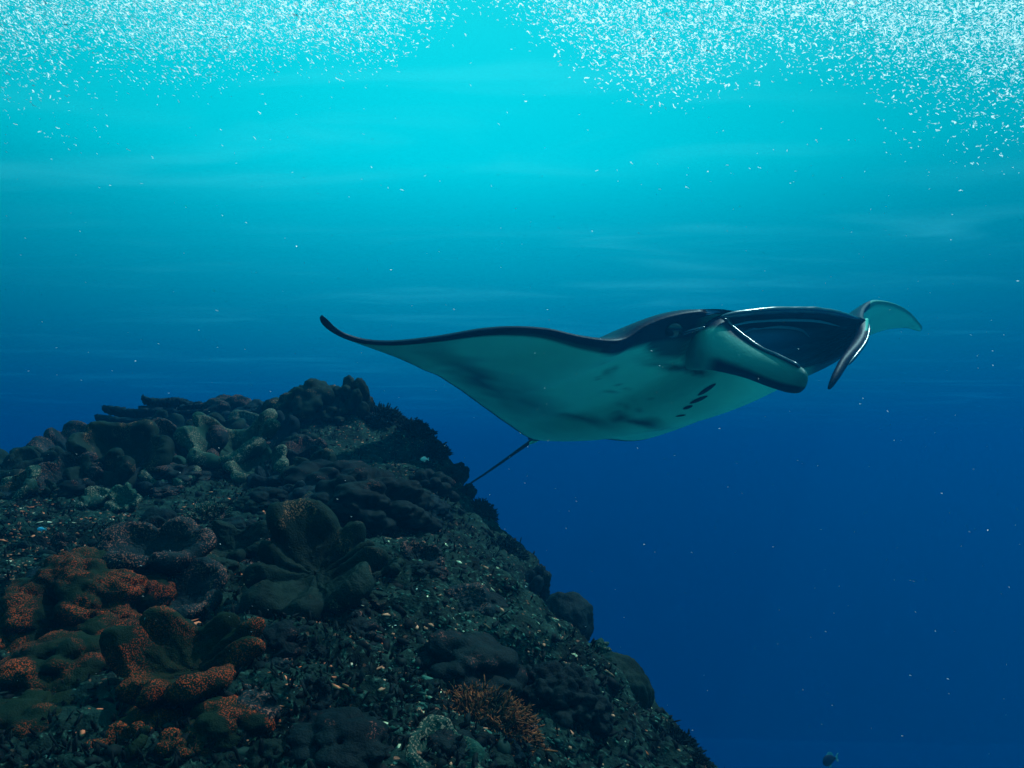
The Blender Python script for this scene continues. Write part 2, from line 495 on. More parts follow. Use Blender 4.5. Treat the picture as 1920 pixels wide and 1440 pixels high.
    # glossy wet ridges: upper lip, cheek ridge, rims of the head fins, and the gill plates inside the mouth
    mg, ntg, bg_ = material('wet_glossy_ridge', .22, 1.0); bg_.inputs['Base Color'].default_value = (.006, .02, .05, 1); bg_.inputs['IOR'].default_value = 1.5
    def ridge(name, pts, r, mat=mg):
        c = catmull([at(*q) for q in pts], 60)
        c = c + .0012 * np.stack([vnoise(c * 18, 5), vnoise(c * 18, 6), vnoise(c * 22, 7)], -1)
        u = np.linspace(-1, 1, 60)
        tube(root, name, c, r * np.sqrt(np.clip(1 - u ** 4, .02, 1)) * (1 + .12 * vnoise(c * 14, 8)), BACK, mat)
    ridge('upper_lip', [(1350, 594, 4.12), (1385, 588, 4.165), (1430, 583, 4.225), (1480, 581, 4.315), (1530, 582, 4.405), (1575, 589, 4.51), (1612, 599, 4.66)], .018)
    ridge('cheek_ridge', [(1280, 628, 4.10), (1292, 621, 4.085), (1305, 618, 4.075), (1322, 613, 4.075)], .008)
    ridge('fin_rim', [(1352, 592, 4.17), (1385, 622, 4.10), (1425, 651, 4.02), (1463, 669, 3.95), (1490, 682, 3.90), (1501, 691, 3.89)], .009)
    ridge('fin_rim', [(1628, 606, 4.74), (1629, 622, 4.66), (1621, 645, 4.56), (1606, 665, 4.46), (1590, 684, 4.38)], .010)
    mi, nti, bi = material('mouth_lining', .5, .2); bi.inputs['Base Color'].default_value = (.12, .34, .42, 1)
    for pts in ([(1368, 612), (1410, 603), (1470, 600), (1530, 602), (1575, 612)], [(1378, 632), (1410, 617), (1460, 613), (1500, 618), (1518, 632)]):
        q = []
        for u in range(len(pts)):
            p, nn = on_body(*pts[u]); q.append(np.array(p) * (1 - .012 / p.length))
        c = catmull(q, 40); tube(root, 'gill_plate', c, .008 * np.sqrt(np.clip(1 - np.linspace(-1, 1, 40) ** 2, .02, 1)), BACK, mi)

    # whip tail, dorsal fin nub and pelvic fins
    tp = catmull([at(1010, 818, 6.0), at(998, 826, 6.1), at(968, 847, 6.25), at(940, 867, 6.4), at(910, 888, 6.55), at(880, 908, 6.7), at(840, 938, 6.9), at(790, 980, 7.1)], 60)
    rad = np.interp(np.linspace(0, 1, 60), [0, .1, .3, 1], [.032, .016, .011, .004])
    tube(root, 'tail', tp, rad, BACK * 1.2)
    for c1, c2, c3, w, colx in [((1012, 815, 6.02), (1003, 820, 6.1), (992, 822, 6.2), .03, BACK), ((1080, 806, 6.1), (1060, 811, 6.15), (1044, 819, 6.22), .034, BACK), ((1012, 824, 6.05), (1000, 828, 6.08), (990, 833, 6.15), .012, BELLY)]:
        q = catmull([at(*c1), at(*c2), at(*c3)], 16)
        tube(root, 'pelvic_fin' if w > .02 and c1[0] > 1050 else ('dorsal_fin' if w > .02 else 'tail_base'), q, w * np.sqrt(np.clip(1 - np.linspace(-1, 1, 16) ** 2, .02, 1)), colx)
    return root


def tube(root, name, pts, rad, colr, mat=None, n=10):
    pts = np.asarray(pts); T = np.gradient(pts, axis=0); T /= np.linalg.norm(T, axis=1, keepdims=True)
    A = np.cross(T, np.array((.13, .21, .97))); A /= np.linalg.norm(A, axis=1, keepdims=True); B = np.cross(T, A)
    a = np.linspace(0, 2 * np.pi, n, endpoint=False)
    V = pts[:, None] + rad[:, None, None] * (A[:, None] * np.cos(a)[None, :, None] + B[:, None] * np.sin(a)[None, :, None])
    m = len(pts); fs = [tuple(f) for f in grid_faces(m, n, wrap_v=True).tolist()] + [tuple(range(n)), tuple(range((m - 1) * n, m * n))]
    return obj(name, V.reshape(-1, 3), fs, mat or M_MANTA, root, attrs={'skin_colour': np.tile(colr, (m * n, 1))})


manta = build_manta()

# ---------------------------------------------------------------- reef terrain
KY = [0.3, .8, 1.5, 2.0, 2.6, 3.0, 3.5, 4.0, 4.5, 5.0, 5.6, 7.0, 9.5, 12]
KXE = [.75, .62, .50, .43, .345, .235, .055, -.13, -.36, -.58, -.85, -1.6, -3, -5]
KZE = [-1.1, -1.0, -.80, -.66, -.64, -.52, -.38, -.17, .12, .24, .16, -.3, -1.5, -3]
KXB = [-.1, -.15, -.22, -.2, -.2, -.25, -.33, -.5, -.74, -.95, -1.25, -2.1, -3.6, -6]
KZ0 = [-.62, -.55, -.42, -.27, -.18, -.13, -.05, .03, .11, .19, .23, .05, -.8, -2]


def smoothin(y, K):
    c = 0
    for o_, w in ((-.3, .2), (-.12, .2), (0, .2), (.12, .2), (.3, .2)): c = c + w * np.interp(y + o_, KY, K)
    return c


def sea_floor(x, y):
    """sand around the reef's foot, sloping away into deep water ahead"""
    t = np.maximum(y - 1.5, 0)
    return -4.8 - 22.0 * (1 - np.exp(-t * .62 / 22.0)) - .02 * np.abs(x)


def terrain(x, y):
    xe, ze, xb, z0 = (smoothin(y, K) for K in (KXE, KZE, KXB, KZ0))
    t = (x - xb) / (xe - xb)
    k = 8.0
    ramp_ = np.log1p(np.exp(np.clip(t * k, -30, 30))) / k                      # 0 on the plateau, t on the face
    z = z0 + (ze - z0) * ramp_
    over = np.maximum(x - xe, 0)
    z = z - 1.6 * over - 2.0 * over * over / (over + .3)
    z = z + .20 * np.exp(-((x + .88) / .40) ** 2 - ((y - 4.75) / .55) ** 2)
    z = z + .06 * np.exp(-((x + 1.75) / .5) ** 2 - ((y - 5.4) / .6) ** 2)
    z = z - .03 * (x + 1) ** 2 * (x < -1)
    return np.maximum(z, sea_floor(x, y) - .6)


def terrain_pos(x, y):
    P = np.stack([x, y, terrain(x, y)], -1)
    a = fbm(P * 2.2, 4, 11) * .075 + fbm(P * 7.0, 3, 31, ridged=True) * .02
    e = .02
    nx = -(terrain(x + e, y) - terrain(x - e, y)) / (2 * e); ny = -(terrain(x, y + e) - terrain(x, y - e)) / (2 * e)
    nn = np.stack([nx, ny, np.ones_like(nx)], -1); nn /= np.linalg.norm(nn, axis=-1, keepdims=True)
    return P + nn * a[..., None], nn


def crust(Q):
    """height of the lumpy growth on the rock"""
    W = Q + .03 * np.stack([vnoise(Q * 9, 1), vnoise(Q * 9, 2), vnoise(Q * 9, 3)], -1)
    return -.034 + knobs(W * 9, 51) * .055 * (.4 + .6 * np.clip(vnoise(Q * 1.7, 9) + .5, 0, 1)) + knobs(W * 27, 52) * .020


def build_reef():
    ys = np.concatenate([np.geomspace(.55, 7.5, 520), np.linspace(7.7, 12, 12)])
    an = np.concatenate([np.linspace(-1.0, .45, 640), np.geomspace(.46, 1.6, 30)])
    Y, A = np.meshgrid(ys, an, indexing='ij'); X = A * np.maximum(Y, .9)
    P, nn = terrain_pos(X, Y)
    Q = P.reshape(-1, 3)
    fine = crust(Q) + knobs(Q * 75, 53) * .006 + fbm(Q * 85, 2, 61) * .003
    Q = Q + nn.reshape(-1, 3) * fine[:, None]
    return Q, grid_faces(len(ys), len(an))[:, ::-1]


def reef_material():
    m, nt, b = material('encrusted_reef_rock', .8, .04)
    tcn = N(nt, 'ShaderNodeTexCoord')
    def noise(scale, det=5, out='Fac'):
        n = N(nt, 'ShaderNodeTexNoise'); n.inputs['Scale'].default_value = scale; n.inputs['Detail'].default_value = det
        nt.links.new(tcn.outputs['Object'], n.inputs['Vector']); return n.outputs[out]
    big, mid, fine = noise(1.4), noise(9, 6), noise(70, 4)
    vo = N(nt, 'ShaderNodeTexVoronoi'); vo.inputs['Scale'].default_value = 150; nt.links.new(tcn.outputs['Object'], vo.inputs['Vector'])
    c = mixc(nt, rampf(nt, mid, .35, .65), (.003, .007, .0065), (.014, .034, .028))
    c = mixc(nt, rampf(nt, fine, .55, .75), c, (.05, .11, .085))
    rp = N(nt, 'ShaderNodeSeparateColor'); nt.links.new(vo.outputs['Color'], rp.inputs[0])
    spots = N(nt, 'ShaderNodeMath', operation='MULTIPLY'); nt.links.new(rampf(nt, rp.outputs[0], .975, .985), spots.inputs[0]); nt.links.new(rampf(nt, big, .4, .62), spots.inputs[1])
    c = mixc(nt, spots.outputs[0], c, (.40, .13, .08))
    nt.links.new(c, b.inputs['Base Color'])
    bp = N(nt, 'ShaderNodeBump'); bp.inputs['Strength'].default_value = .8; bp.inputs['Distance'].default_value = .012
    nt.links.new(fine, bp.inputs['Height']); nt.links.new(bp.outputs[0], b.inputs['Normal'])
    return m


M_REEF = reef_material()
RV, RF = build_reef()
reef = obj('reef', RV, RF, M_REEF)
tag(reef, 'dark coral covered reef slope dropping away to the right', 'reef', kind='structure')


# ---------------------------------------------------------------- unseen sandy sea floor, added to bounce light onto the manta's belly
def build_bounce_seabed():
    xs, ys = np.linspace(-59.5, 59.5, 160), np.linspace(-13.5, 89.5, 120)
    X, Y = np.meshgrid(xs, ys, indexing='ij')
    P = np.stack([X, Y, np.zeros_like(X)], -1)
    P[..., 2] = sea_floor(X, Y) + .22 * fbm(P * .25, 4, 91) + .05 * np.sin(X * 4 + 3 * vnoise(P * .5, 92))
    m, nt, b = material('pale_coral_sand', .9, .2)
    n = N(nt, 'ShaderNodeTexNoise'); n.inputs['Scale'].default_value = .35; n.inputs['Detail'].default_value = 8
    tcn = N(nt, 'ShaderNodeTexCoord'); nt.links.new(tcn.outputs['Object'], n.inputs['Vector'])
    nt.links.new(mixc(nt, n.outputs[0], (.70, .67, .50), (.85, .82, .66)), b.inputs['Base Color'])
    o = obj('bounce_seabed', P.reshape(-1, 3), grid_faces(160, 120), m)
    tag(o, 'pale sandy sea floor out of view, added to bounce light upward', kind='structure')


build_bounce_seabed()


# ---------------------------------------------------------------- corals
_ty = np.geomspace(.7, 9, 700)


def hit(px, py):
    """where the ray through a pixel first meets the reef"""
    dr = at(px, py, 1.0)
    T = np.geomspace(.7, 11, 900)
    P = dr[None] * T[:, None]
    G, nn = terrain_pos(P[:, 0], P[:, 1])
    below = P[:, 2] < G[:, 2]
    if not below.any():
        j = int(np.argmin(np.where(T < 7, P[:, 2] - G[:, 2], 9)))
    else: j = int(np.argmax(below))
    return P[j] * 1.0, nn[j], T[j]


def coral_material(name, base, tip, speck, amount=.5, scale=60, spec=.06, rough=.7, spotw=(.62, .7)):
    m, nt, b = material(name, rough, spec)
    tcn = N(nt, 'ShaderNodeTexCoord')
    def noise(scale_, det=4):
        n = N(nt, 'ShaderNodeTexNoise'); n.inputs['Scale'].default_value = scale_; n.inputs['Detail'].default_value = det
        nt.links.new(tcn.outputs['Object'], n.inputs['Vector']); return n.outputs['Fac']
    big, fine, patch = noise(9), noise(scale * 2.2, 3), noise(13, 6)
    c = mixc(nt, rampf(nt, big, .3, .7), base, tip)
    f2 = rampf(nt, fine, *spotw); pz = rampf(nt, patch, .62 - amount * .3, .72 - amount * .3)
    rim = N(nt, 'ShaderNodeAttribute', attribute_name='rim'); pr = N(nt, 'ShaderNodeMath', operation='MULTIPLY'); nt.links.new(f2, pr.inputs[0]); nt.links.new(rim.outputs['Fac'], pr.inputs[1])
    mm = N(nt, 'ShaderNodeMath', operation='MULTIPLY'); nt.links.new(pr.outputs[0], mm.inputs[0]); nt.links.new(pz, mm.inputs[1])
    c = mixc(nt, mm.outputs[0], c, speck)  # coral's own specks, crowded on rims partly to paint sunlit highlights
    nt.links.new(c, b.inputs['Base Color'])
    bp = N(nt, 'ShaderNodeBump'); bp.inputs['Strength'].default_value = .7; bp.inputs['Distance'].default_value = .004
    nt.links.new(fine, bp.inputs['Height']); nt.links.new(bp.outputs[0], b.inputs['Normal'])
    return m


M_OLIVE = coral_material('olive_leather_coral', (.004, .011, .009), (.009, .024, .019), (.50, .18, .09), .2, scale=110, spotw=(.52, .60))
M_RUST = coral_material('rust_speckled_leather_coral', (.003, .010, .005), (.009, .020, .009), (.75, .075, .018), .60, scale=170, spotw=(.52, .60))
M_SLATE = coral_material('slate_leather_coral', (.004, .012, .015), (.008, .022, .025), (.50, .14, .09), .7, scale=110, spotw=(.54, .62))
M_GREEN = coral_material('green_leather_coral', (.008, .030, .025), (.022, .07, .05), (.60, .32, .22), .7, scale=110, spotw=(.54, .62))
M_DARK = coral_material('dark_knobbly_coral', (.002, .006, .008), (.006, .014, .015), (.40, .10, .07), .25, scale=110, spotw=(.56, .62))
M_BUSH = coral_material('finger_coral_branches', (.006, .012, .009), (.02, .03, .018), (.75, .17, .06), 1.0, scale=60, spotw=(.40, .50))
M_BLUE = coral_material('dark_blue_coral', (.003, .011, .016), (.008, .022, .028), (.12, .16, .16), .3, scale=110)


def frame(n, spin=0.0, upmix=.5):
    n = np.asarray(n) * (1 - upmix) + np.array((0, 0, 1.0)) * upmix; n /= np.linalg.norm(n)
    a = np.cross(n, (math.sin(spin), math.cos(spin), .01)); a /= np.linalg.norm(a); b = np.cross(n, a)
    return np.stack([a, b, n], 1)


def thing_at(name, label, cat, p, group=None):
    e = empty(name, p); tag(e, label, cat, group); return e


def ruffled(root, p, Fm, R, H, seed, lobes=7, amp=.3, mat=None, fold=1.0, oval=1.0, thick=.05):
    """a leather coral: a dished cap whose fleshy margin swells into round lobes, on a stout stalk"""
    r_ = np.random.default_rng(seed); nt_ = 260
    th = np.linspace(0, 2 * np.pi, nt_, endpoint=False)[None]
    ph = r_.uniform(0, 6.28, 6)
    tw = th + .25 * np.sin(2 * th + ph[1]) + .15 * np.sin(3 * th + ph[2])
    scal = np.sqrt(np.cos(lobes * tw * .5 + ph[0]) ** 2 + .02) / 1.01           # 1 in the middle of a lobe, 0 in a cleft
    slow = .6 * np.sin(2 * th + ph[3]) + .4 * np.sin(3 * th + ph[4])
    lip = R * (.07 + .13 * scal) * (1 + .15 * np.sin(5 * th + ph[5]))
    rc = R * (.70 + .16 * scal + .07 * np.sin(3 * th + ph[4]) + .08 * np.sin(2 * th + ph[5]))
    zc = H * (.75 + .25 * np.sin(th + ph[5])) + amp * R * .55 * slow + amp * R * .35 * (scal - .6)
    s_ = np.linspace(.03, 1, 26)[:, None]
    a0 = np.radians(115)                                                        # the dish meets the lip here
    r0, z0 = rc + lip * np.cos(a0), zc + lip * np.sin(a0)
    dish_r = r0 * s_; fl = np.sin(lobes * tw * .5 + ph[0]) ** 2
    dish_z = z0 * s_ ** 1.7 - R * .05 * fl * s_ ** 2 * (1 - s_) * 3
    an = np.linspace(a0, np.radians(-110), 18)[1:, None]
    lr_, lz = rc + lip * np.cos(an) * 1.1, zc + lip * np.sin(an)
    u = np.linspace(0, 1, 12)[1:, None]
    r1, z1 = lr_[-1:], lz[-1:]
    ur, uz = r1 * (1 - u) + R * .34 * u, z1 * (1 - u) ** 1.3 - R * .45 * u
    rr, zz = np.concatenate([dish_r, lr_, ur]), np.concatenate([dish_z, lz, uz])
    P = np.stack([rr * np.cos(th), rr * np.sin(th) * oval, zz], -1); n2 = P.shape[0]; P = P.reshape(-1, 3)
    q = P / R
    P = P + R * np.stack([.05 * vnoise(q * 3 + seed, 1), .05 * vnoise(q * 3 + seed, 2), .07 * fbm(q * 3 + seed, 3, 3)], -1)
    P = P + (R * .02 * fbm(q * 11 + seed, 2, 4) + .0018 * vnoise(P * 160 + seed, 5))[:, None] * np.array((.5, .5, 1))
    faces = [tuple(f) for f in grid_faces(n2, nt_, wrap_v=True)[:, ::-1].tolist()] + [tuple(range(nt_)), tuple(range((n2 - 1) * nt_, n2 * nt_))[::-1]]
    rimp = np.concatenate([np.clip((s_[:, 0] - .6) / .4, .04, 1) * .8, np.clip(1 - np.abs(np.linspace(-.6, 1.3, 17)), .05, 1), np.full(11, .04)])
    obj('cap', P @ Fm.T + p, faces, mat, root, attrs={'rim': np.repeat(rimp, nt_)})
    zz = np.linspace(-.95 * R, -.38 * R, 10)[:, None]; tt = np.linspace(0, 2 * np.pi, 36, endpoint=False)[None]
    rr = R * (.34 + .12 * np.linspace(1, 0, 10)[:, None] ** 2) * (1 + .06 * np.sin(5 * tt + ph[0]))
    S = np.stack([rr * np.cos(tt), rr * np.sin(tt) * oval, zz * np.ones_like(tt)], -1).reshape(-1, 3)
    obj('stalk', S @ Fm.T + p, grid_faces(10, 36, wrap_v=True), mat, root)


def icosphere(sub):
    import bmesh
    bm = bmesh.new(); bmesh.ops.create_icosphere(bm, subdivisions=sub, radius=1.0)
    V = np.array([v.co[:] for v in bm.verts]); F_ = np.array([[v.index for v in f.verts] for f in bm.faces]); bm.free()
    return V, F_


ICO = {k: icosphere(k) for k in (1, 5, 6)}


def lobed(name, root_or_none, p, Fm, R, H, seed, nl=26, lr=.34, mat=None, oval=1.0, rough=.03, sub=5, spread=.75, fine=.13):
    """a mound of rounded knobs grown together"""
    r_ = np.random.default_rng(seed); D, F_ = ICO[sub]
    cs = []; rs = []
    for i in range(nl):
        t = (i + .5) / nl; ph = i * 2.399 + r_.uniform(-.4, .4); zz = 1 - 1.25 * t
        q = np.array((math.sqrt(max(0, 1 - zz * zz)) * math.cos(ph), math.sqrt(max(0, 1 - zz * zz)) * math.sin(ph), zz))
        cs.append(q * spread * r_.uniform(.85, 1.08)); rs.append(lr * r_.uniform(.7, 1.25))
    rad = np.full(len(D), .55)
    acc = np.exp(20 * rad)
    for c, r in zip(cs, rs):
        dc = D @ c; disc = dc ** 2 - c @ c + r * r
        t = np.where(disc > 0, dc + np.sqrt(np.maximum(disc, 0)), 0)
        acc = acc + np.exp(20 * t) - 1
    rad = np.log(acc) / 20
    P = D * rad[:, None]
    kn = knobs(D * 5.5 + .3 * np.stack([vnoise(D * 3, seed), vnoise(D * 3, seed + 1), vnoise(D * 3, seed + 2)], -1) + seed, seed)
    P = P * (1 + rough * fbm(P * 9 + seed, 3, seed)[:, None] + rough * .6 * fbm(P * 28 + seed, 2, seed + 1)[:, None] + fine * kn[:, None] + .045 * knobs(D * 13 + seed, seed + 5)[:, None])
    P = P * np.array((R, R * oval, H))
    rv = (rad - .86) / .22; rv = np.clip(rv, 0, 1) * np.clip(D[:, 2] * 1.2 + .5, 0, 1) + .05  # specks weighted to upward knob tops, partly as painted highlight
    return obj(name, P @ Fm.T + p, F_, mat, root_or_none, attrs={'rim': rv})


def branches(root, p, Fm, R, H, seed, n=160, r0=.008, mat=None, sides=5, seg=4, name='branches', flat=.5, twig=2):
    """a bush of short tapered fingers with side twigs"""
    r_ = np.random.default_rng(seed); Vs = []; Fs = []; off = 0
    def add_b(a, d, ln, rr):
        nonlocal off
        d = d / np.linalg.norm(d); q = np.cross(d, (.3, .5, .8)); q /= np.linalg.norm(q); w = np.cross(d, q)
        bend = r_.normal(0, .18, 3)
        t = np.linspace(0, 1, seg + 1); an = np.linspace(0, 2 * np.pi, sides, endpoint=False)
        cen = a + d * (t[:, None] * ln) + bend * (t[:, None] ** 2) * ln
        rad = rr * (1 - .45 * t) * (1 - .8 * (t > .97)) * (1 + .15 * r_.normal(size=seg + 1))
        V = cen[:, None] + rad[:, None, None] * (q[None, None] * np.cos(an)[None, :, None] + w[None, None] * np.sin(an)[None, :, None])
        Vs.append(V.reshape(-1, 3)); Fs.append(grid_faces(seg + 1, sides, wrap_v=True) + off); off += (seg + 1) * sides
        return cen, d
    for i in range(n):
        u = r_.uniform(0, 1) ** .5; ph = r_.uniform(0, 6.283)
        b0 = np.array((R * u * .8 * math.cos(ph), R * u * .8 * math.sin(ph), H * flat * (1 - u * u)))
        d = np.array((math.cos(ph) * u * 1.1, math.sin(ph) * u * 1.1, 1.15 - .7 * u)) + r_.normal(0, .22, 3)
        ln = H * r_.uniform(.35, .62)
        cen, dd = add_b(b0, d, ln, r0 * r_.uniform(.7, 1.3))
        for k in range(twig):
            j = r_.integers(1, seg); add_b(cen[j], dd + r_.normal(0, .8, 3), ln * r_.uniform(.25, .5), r0 * .7)
    V = np.concatenate(Vs); nb_ = len(V) // ((seg + 1) * sides)
    return obj(name, V @ Fm.T + p, np.concatenate(Fs), mat, root, attrs={'rim': np.tile(np.repeat(np.linspace(0, 1, seg + 1) ** 2, sides), nb_)})


def mound_base(root, p, Fm, R, H, seed, mat, name='base'):
    D, F_ = ICO[5]
    P = D * np.array((R, R, H)) * (1 + .12 * fbm(D * 3 + seed, 4, seed) + .05 * fbm(D * 14, 3, seed))[:, None]
    return obj(name, P @ Fm.T + p, F_, mat, root, attrs={'rim': np.full(len(P), .5)})


M_ROCKY = coral_material('encrusted_coral_base', (.002, .004, .005), (.006, .010, .009), (.5, .16, .09), .9, scale=110, spotw=(.54, .62))
SEED = [100]


def place(kind, px, py, w, label, mat=None, h=.6, name=None, cat='coral', spin=0, lift=0.0, group=None, toward=0.0, d=None, **kw):
    """w = width in photograph pixels; (px, py) = the middle of the coral as seen"""
    SEED[0] += 1; s = SEED[0]
    if d is None: P, n, t = hit(px, py)
    else: P, n, t = at(px, py, d), np.array((0, -.3, 1.0)), d
    R = .5 * w / FPX * t
    P = P + np.array((0, 0, lift * R))
    n = n + np.array((0, -toward, 0)); n = n / np.linalg.norm(n)
    Fm = frame(n, spin, .35 if toward == 0 else .1)
    if kind == 'cup':
        r = thing_at(name or 'leather_coral', label, cat, P, group); ruffled(r, P, Fm, R, R * h, s, mat=mat, **kw); return r
    if kind == 'lobed':
        r = thing_at(name or 'lobed_coral', label, cat, P, group)
        lobed('knobs', r, P, Fm, R, R * h, s, mat=mat, **kw)
        mound_base(r, P - Fm[:, 2] * R * h * .5, Fm, R * .8, R * h * .6, s, M_ROCKY); return r
    if kind == 'bush':
        r = thing_at(name or 'finger_coral', label, cat, P, group)
        mound_base(r, P - Fm[:, 2] * R * .1, Fm, R * .85, R * h * .5, s, M_ROCKY)
        branches(r, P, Fm, R, R * h, s, mat=mat or M_BUSH, r0=kw.pop('r0', .035) * R, **kw); return r
    if kind == 'dome':
        r = thing_at(name or 'dome_coral', label, cat, P, group)
        D, F_ = ICO[5]
        th = np.arctan2(D[:, 1], D[:, 0])
        fl = kw.get('flutes', 0)
        rr = 1 + .16 * fbm(D * 2.2 + s, 3, s) + .07 * knobs(D * 6 + s, s) + .03 * knobs(D * 17 + s, s + 1) + (.07 * np.abs(np.sin(fl * th * .5)) * np.clip(1 - np.abs(D[:, 2]) * .7, 0, 1) if fl else 0)
        obj('head', (D * np.array((R, R, R * h)) * rr[:, None]) @ Fm.T + P, F_, mat, r)
        mound_base(r, P - Fm[:, 2] * R * h * .7, Fm, R * .75, R * h * .5, s, M_ROCKY); return r


def plates(px, py, w, label, tiers=3, mat=None, d=None, tilt=.12, lean=0.0, h=.28):
    """thin tiers of table coral one above another"""
    SEED[0] += 1; s = SEED[0]; r_ = np.random.default_rng(s)
    P, n, t = hit(px, py) if d is None else (at(px, py, d), None, d)
    R = .5 * w / FPX * t
    root = thing_at('table_coral', label, 'coral', P)
    for k in range(tiers):
        f = 1 - .22 * k * r_.uniform(.7, 1.3)
        c = P + np.array((r_.uniform(-.25, .25) * R + lean * R * k, r_.uniform(-.1, .2) * R, R * h * k))
        nr, nt_ = 18, 120
        rho = np.linspace(.03, 1, nr)[:, None]; th = np.linspace(0, 2 * np.pi, nt_, endpoint=False)[None]
        out_ = 1 + .12 * np.sin(3 * th + s) + .07 * np.sin(7 * th + 2 * s + k) + .05 * np.sin(17 * th + k) + .03 * np.sin(31 * th)
        Rr = R * f * rho * (1 + (out_ - 1) * rho)
        z = R * (.16 * rho ** 2 + tilt * rho * np.sin(th + s)) + .035 * R * np.sin(23 * rho + 3 * th) * rho
        top = np.stack([Rr * np.cos(th), Rr * np.sin(th) * .8, z], -1)
        bot = top * np.array((.98, .98, 1)) - np.stack([0 * Rr, 0 * Rr, R * (.07 + .3 * (1 - rho) ** 2) * np.ones_like(th)], -1)
        V = np.concatenate([top, bot[::-1]], 0).reshape(-1, 3); V = V + (fbm(V * 40, 3, s) * .012)[:, None]
        V = V + c
        obj('plate', V, grid_faces(2 * nr, nt_, wrap_v=True)[:, ::-1], mat, root)
    zz = np.linspace(-R * .8, R * h * (tiers - 1), 8)[:, None]; tt = np.linspace(0, 2 * np.pi, 20, endpoint=False)[None]
    S = np.stack([R * .22 * np.cos(tt) * (1 + 0 * zz), R * .22 * np.sin(tt) * (1 + 0 * zz), zz + 0 * tt], -1).reshape(-1, 3) + P
    obj('stalk', S, grid_faces(8, 20, wrap_v=True), mat, root)
    return root


# --- foreground, bottom left
place('cup', 290, 1105, 200, 'smooth slate cup coral with a folded rim behind the rust red corals', M_SLATE, h=.55, lobes=4, amp=.30, toward=.5, spin=.5, lift=.45)
place('cup', 340, 1165, 170, 'slate leather coral with a wavy lip directly below the large smooth cup', M_SLATE, h=.35, lobes=4, amp=.3, toward=.3, spin=1.2, lift=.3)
place('cup', 590, 1140, 260, 'wide fan shaped leather coral with scalloped lower edge in the centre foreground', M_OLIVE, h=.30, lobes=9, amp=.35, toward=.7, spin=2.2, lift=.45)
place('lobed', 150, 1165, 290, 'largest rust speckled coral mound with a knobbed margin, at the left edge', M_RUST, h=.75, nl=30, lr=.26, lift=.1, sub=6, rough=.04)
place('lobed', 215, 1225, 150, 'rust coral clump of round knobs in front of the largest rust mound', M_RUST, h=.75, nl=22, lr=.34, lift=.15)
place('lobed', 120, 1270, 210, 'knobby orange red coral low on the left edge above the dark gap', M_RUST, h=.6, nl=28, lr=.3, lift=.1)
place('lobed', 25, 1220, 150, 'rust coral knob cut by the left picture edge', M_RUST, h=.7, nl=18, lr=.36, lift=.1)
place('cup', 350, 1310, 250, 'green and rust leather coral folded into a bowl at bottom left', M_RUST, h=.35, lobes=8, amp=.35, toward=.6, spin=.3, lift=.45)
place('lobed', 420, 1375, 150, 'small rust knobs at the lower right rim of the green bowl coral', M_RUST, h=.6, nl=20, lr=.34, lift=.1)
place('lobed', 280, 1365, 130, 'small rust knobs at the lower left rim of the green bowl coral', M_RUST, h=.55, nl=18, lr=.36, lift=.05)
place('lobed', 60, 1370, 230, 'dark rust mottled coral mound in the bottom left corner', M_RUST, h=.5, nl=30, lr=.26, lift=.0)
place('lobed', 330, 1422, 90, 'little pink tipped coral ball at the bottom edge', M_RUST, h=.8, nl=14, lr=.36, lift=.2)
place('cup', 440, 1050, 130, 'small rust flecked leather coral between the slate cup and the wide fan', M_OLIVE, h=.5, lobes=6, amp=.35, toward=.9, lift=.2)
place('lobed', 60, 1120, 110, 'small dark coral hump behind the largest rust mound', M_SLATE, h=.6, nl=16, lr=.36)
# --- middle
place('cup', 240, 905, 170, 'round olive cup coral with a bright rim on the left middle slope', M_OLIVE, h=.8, lobes=4, amp=.2, toward=1.0, spin=.8, lift=.25)
place('cup', 190, 925, 130, 'leaning olive cup coral left of the round bright rimmed cup', M_OLIVE, h=.6, lobes=5, amp=.25, toward=.8, lift=.1)
place('cup', 345, 890, 150, 'dark slate cup coral right of the round bright rimmed cup', M_SLATE, h=.6, lobes=5, amp=.3, toward=.9, lift=.3)
place('cup', 440, 885, 170, 'pale green leather coral folded like draped cloth in mid slope', M_GREEN, h=.8, lobes=6, amp=.45, toward=1.0, lift=.3)
place('cup', 490, 905, 110, 'smaller pale green leather coral at the right of the draped one', M_GREEN, h=.7, lobes=5, amp=.4, toward=1.2, lift=.3)
place('cup', 470, 825, 90, 'tiny bluish leather coral with bright rim below the crest', M_GREEN, h=.5, lobes=4, amp=.3, toward=.7, lift=.2)
place('cup', 405, 850, 120, 'rounded olive leather coral below the crest left of the bluish one', M_OLIVE, h=.6, lobes=5, amp=.35, toward=.8, lift=.2)
place('cup', 135, 865, 150, 'flat slate leather coral low on the far left slope', M_SLATE, h=.3, lobes=6, amp=.3, toward=.4, lift=.2)
place('cup', 45, 872, 150, 'olive leather coral on the skyline at the far left edge', M_OLIVE, h=.25, lobes=6, amp=.25, toward=.3, lift=.0)
place('cup', 60, 900, 130, 'dark olive leather coral under the far left skyline coral', M_OLIVE, h=.4, lobes=5, amp=.35, toward=.6, lift=.1)
place('cup', 25, 940, 110, 'green leather coral cut by the left edge in mid slope', M_GREEN, h=.5, lobes=5, amp=.35, toward=.6, lift=.1)
place('lobed', 690, 985, 250, 'big dark knobbly coral mound in the hollow below the crest', M_DARK, h=.65, nl=40, lr=.22, lift=.15, sub=6)
place('lobed', 620, 920, 190, 'dark knobbly coral behind the big dark mound', M_DARK, h=.5, nl=30, lr=.24, lift=.1)
place('lobed', 765, 950, 110, 'small dark coral hump at the right shoulder of the big dark mound', M_DARK, h=.7, nl=18, lr=.3)
place('lobed', 560, 1010, 150, 'dark coral mound just left of the big dark one', M_DARK, h=.5, nl=24, lr=.26)
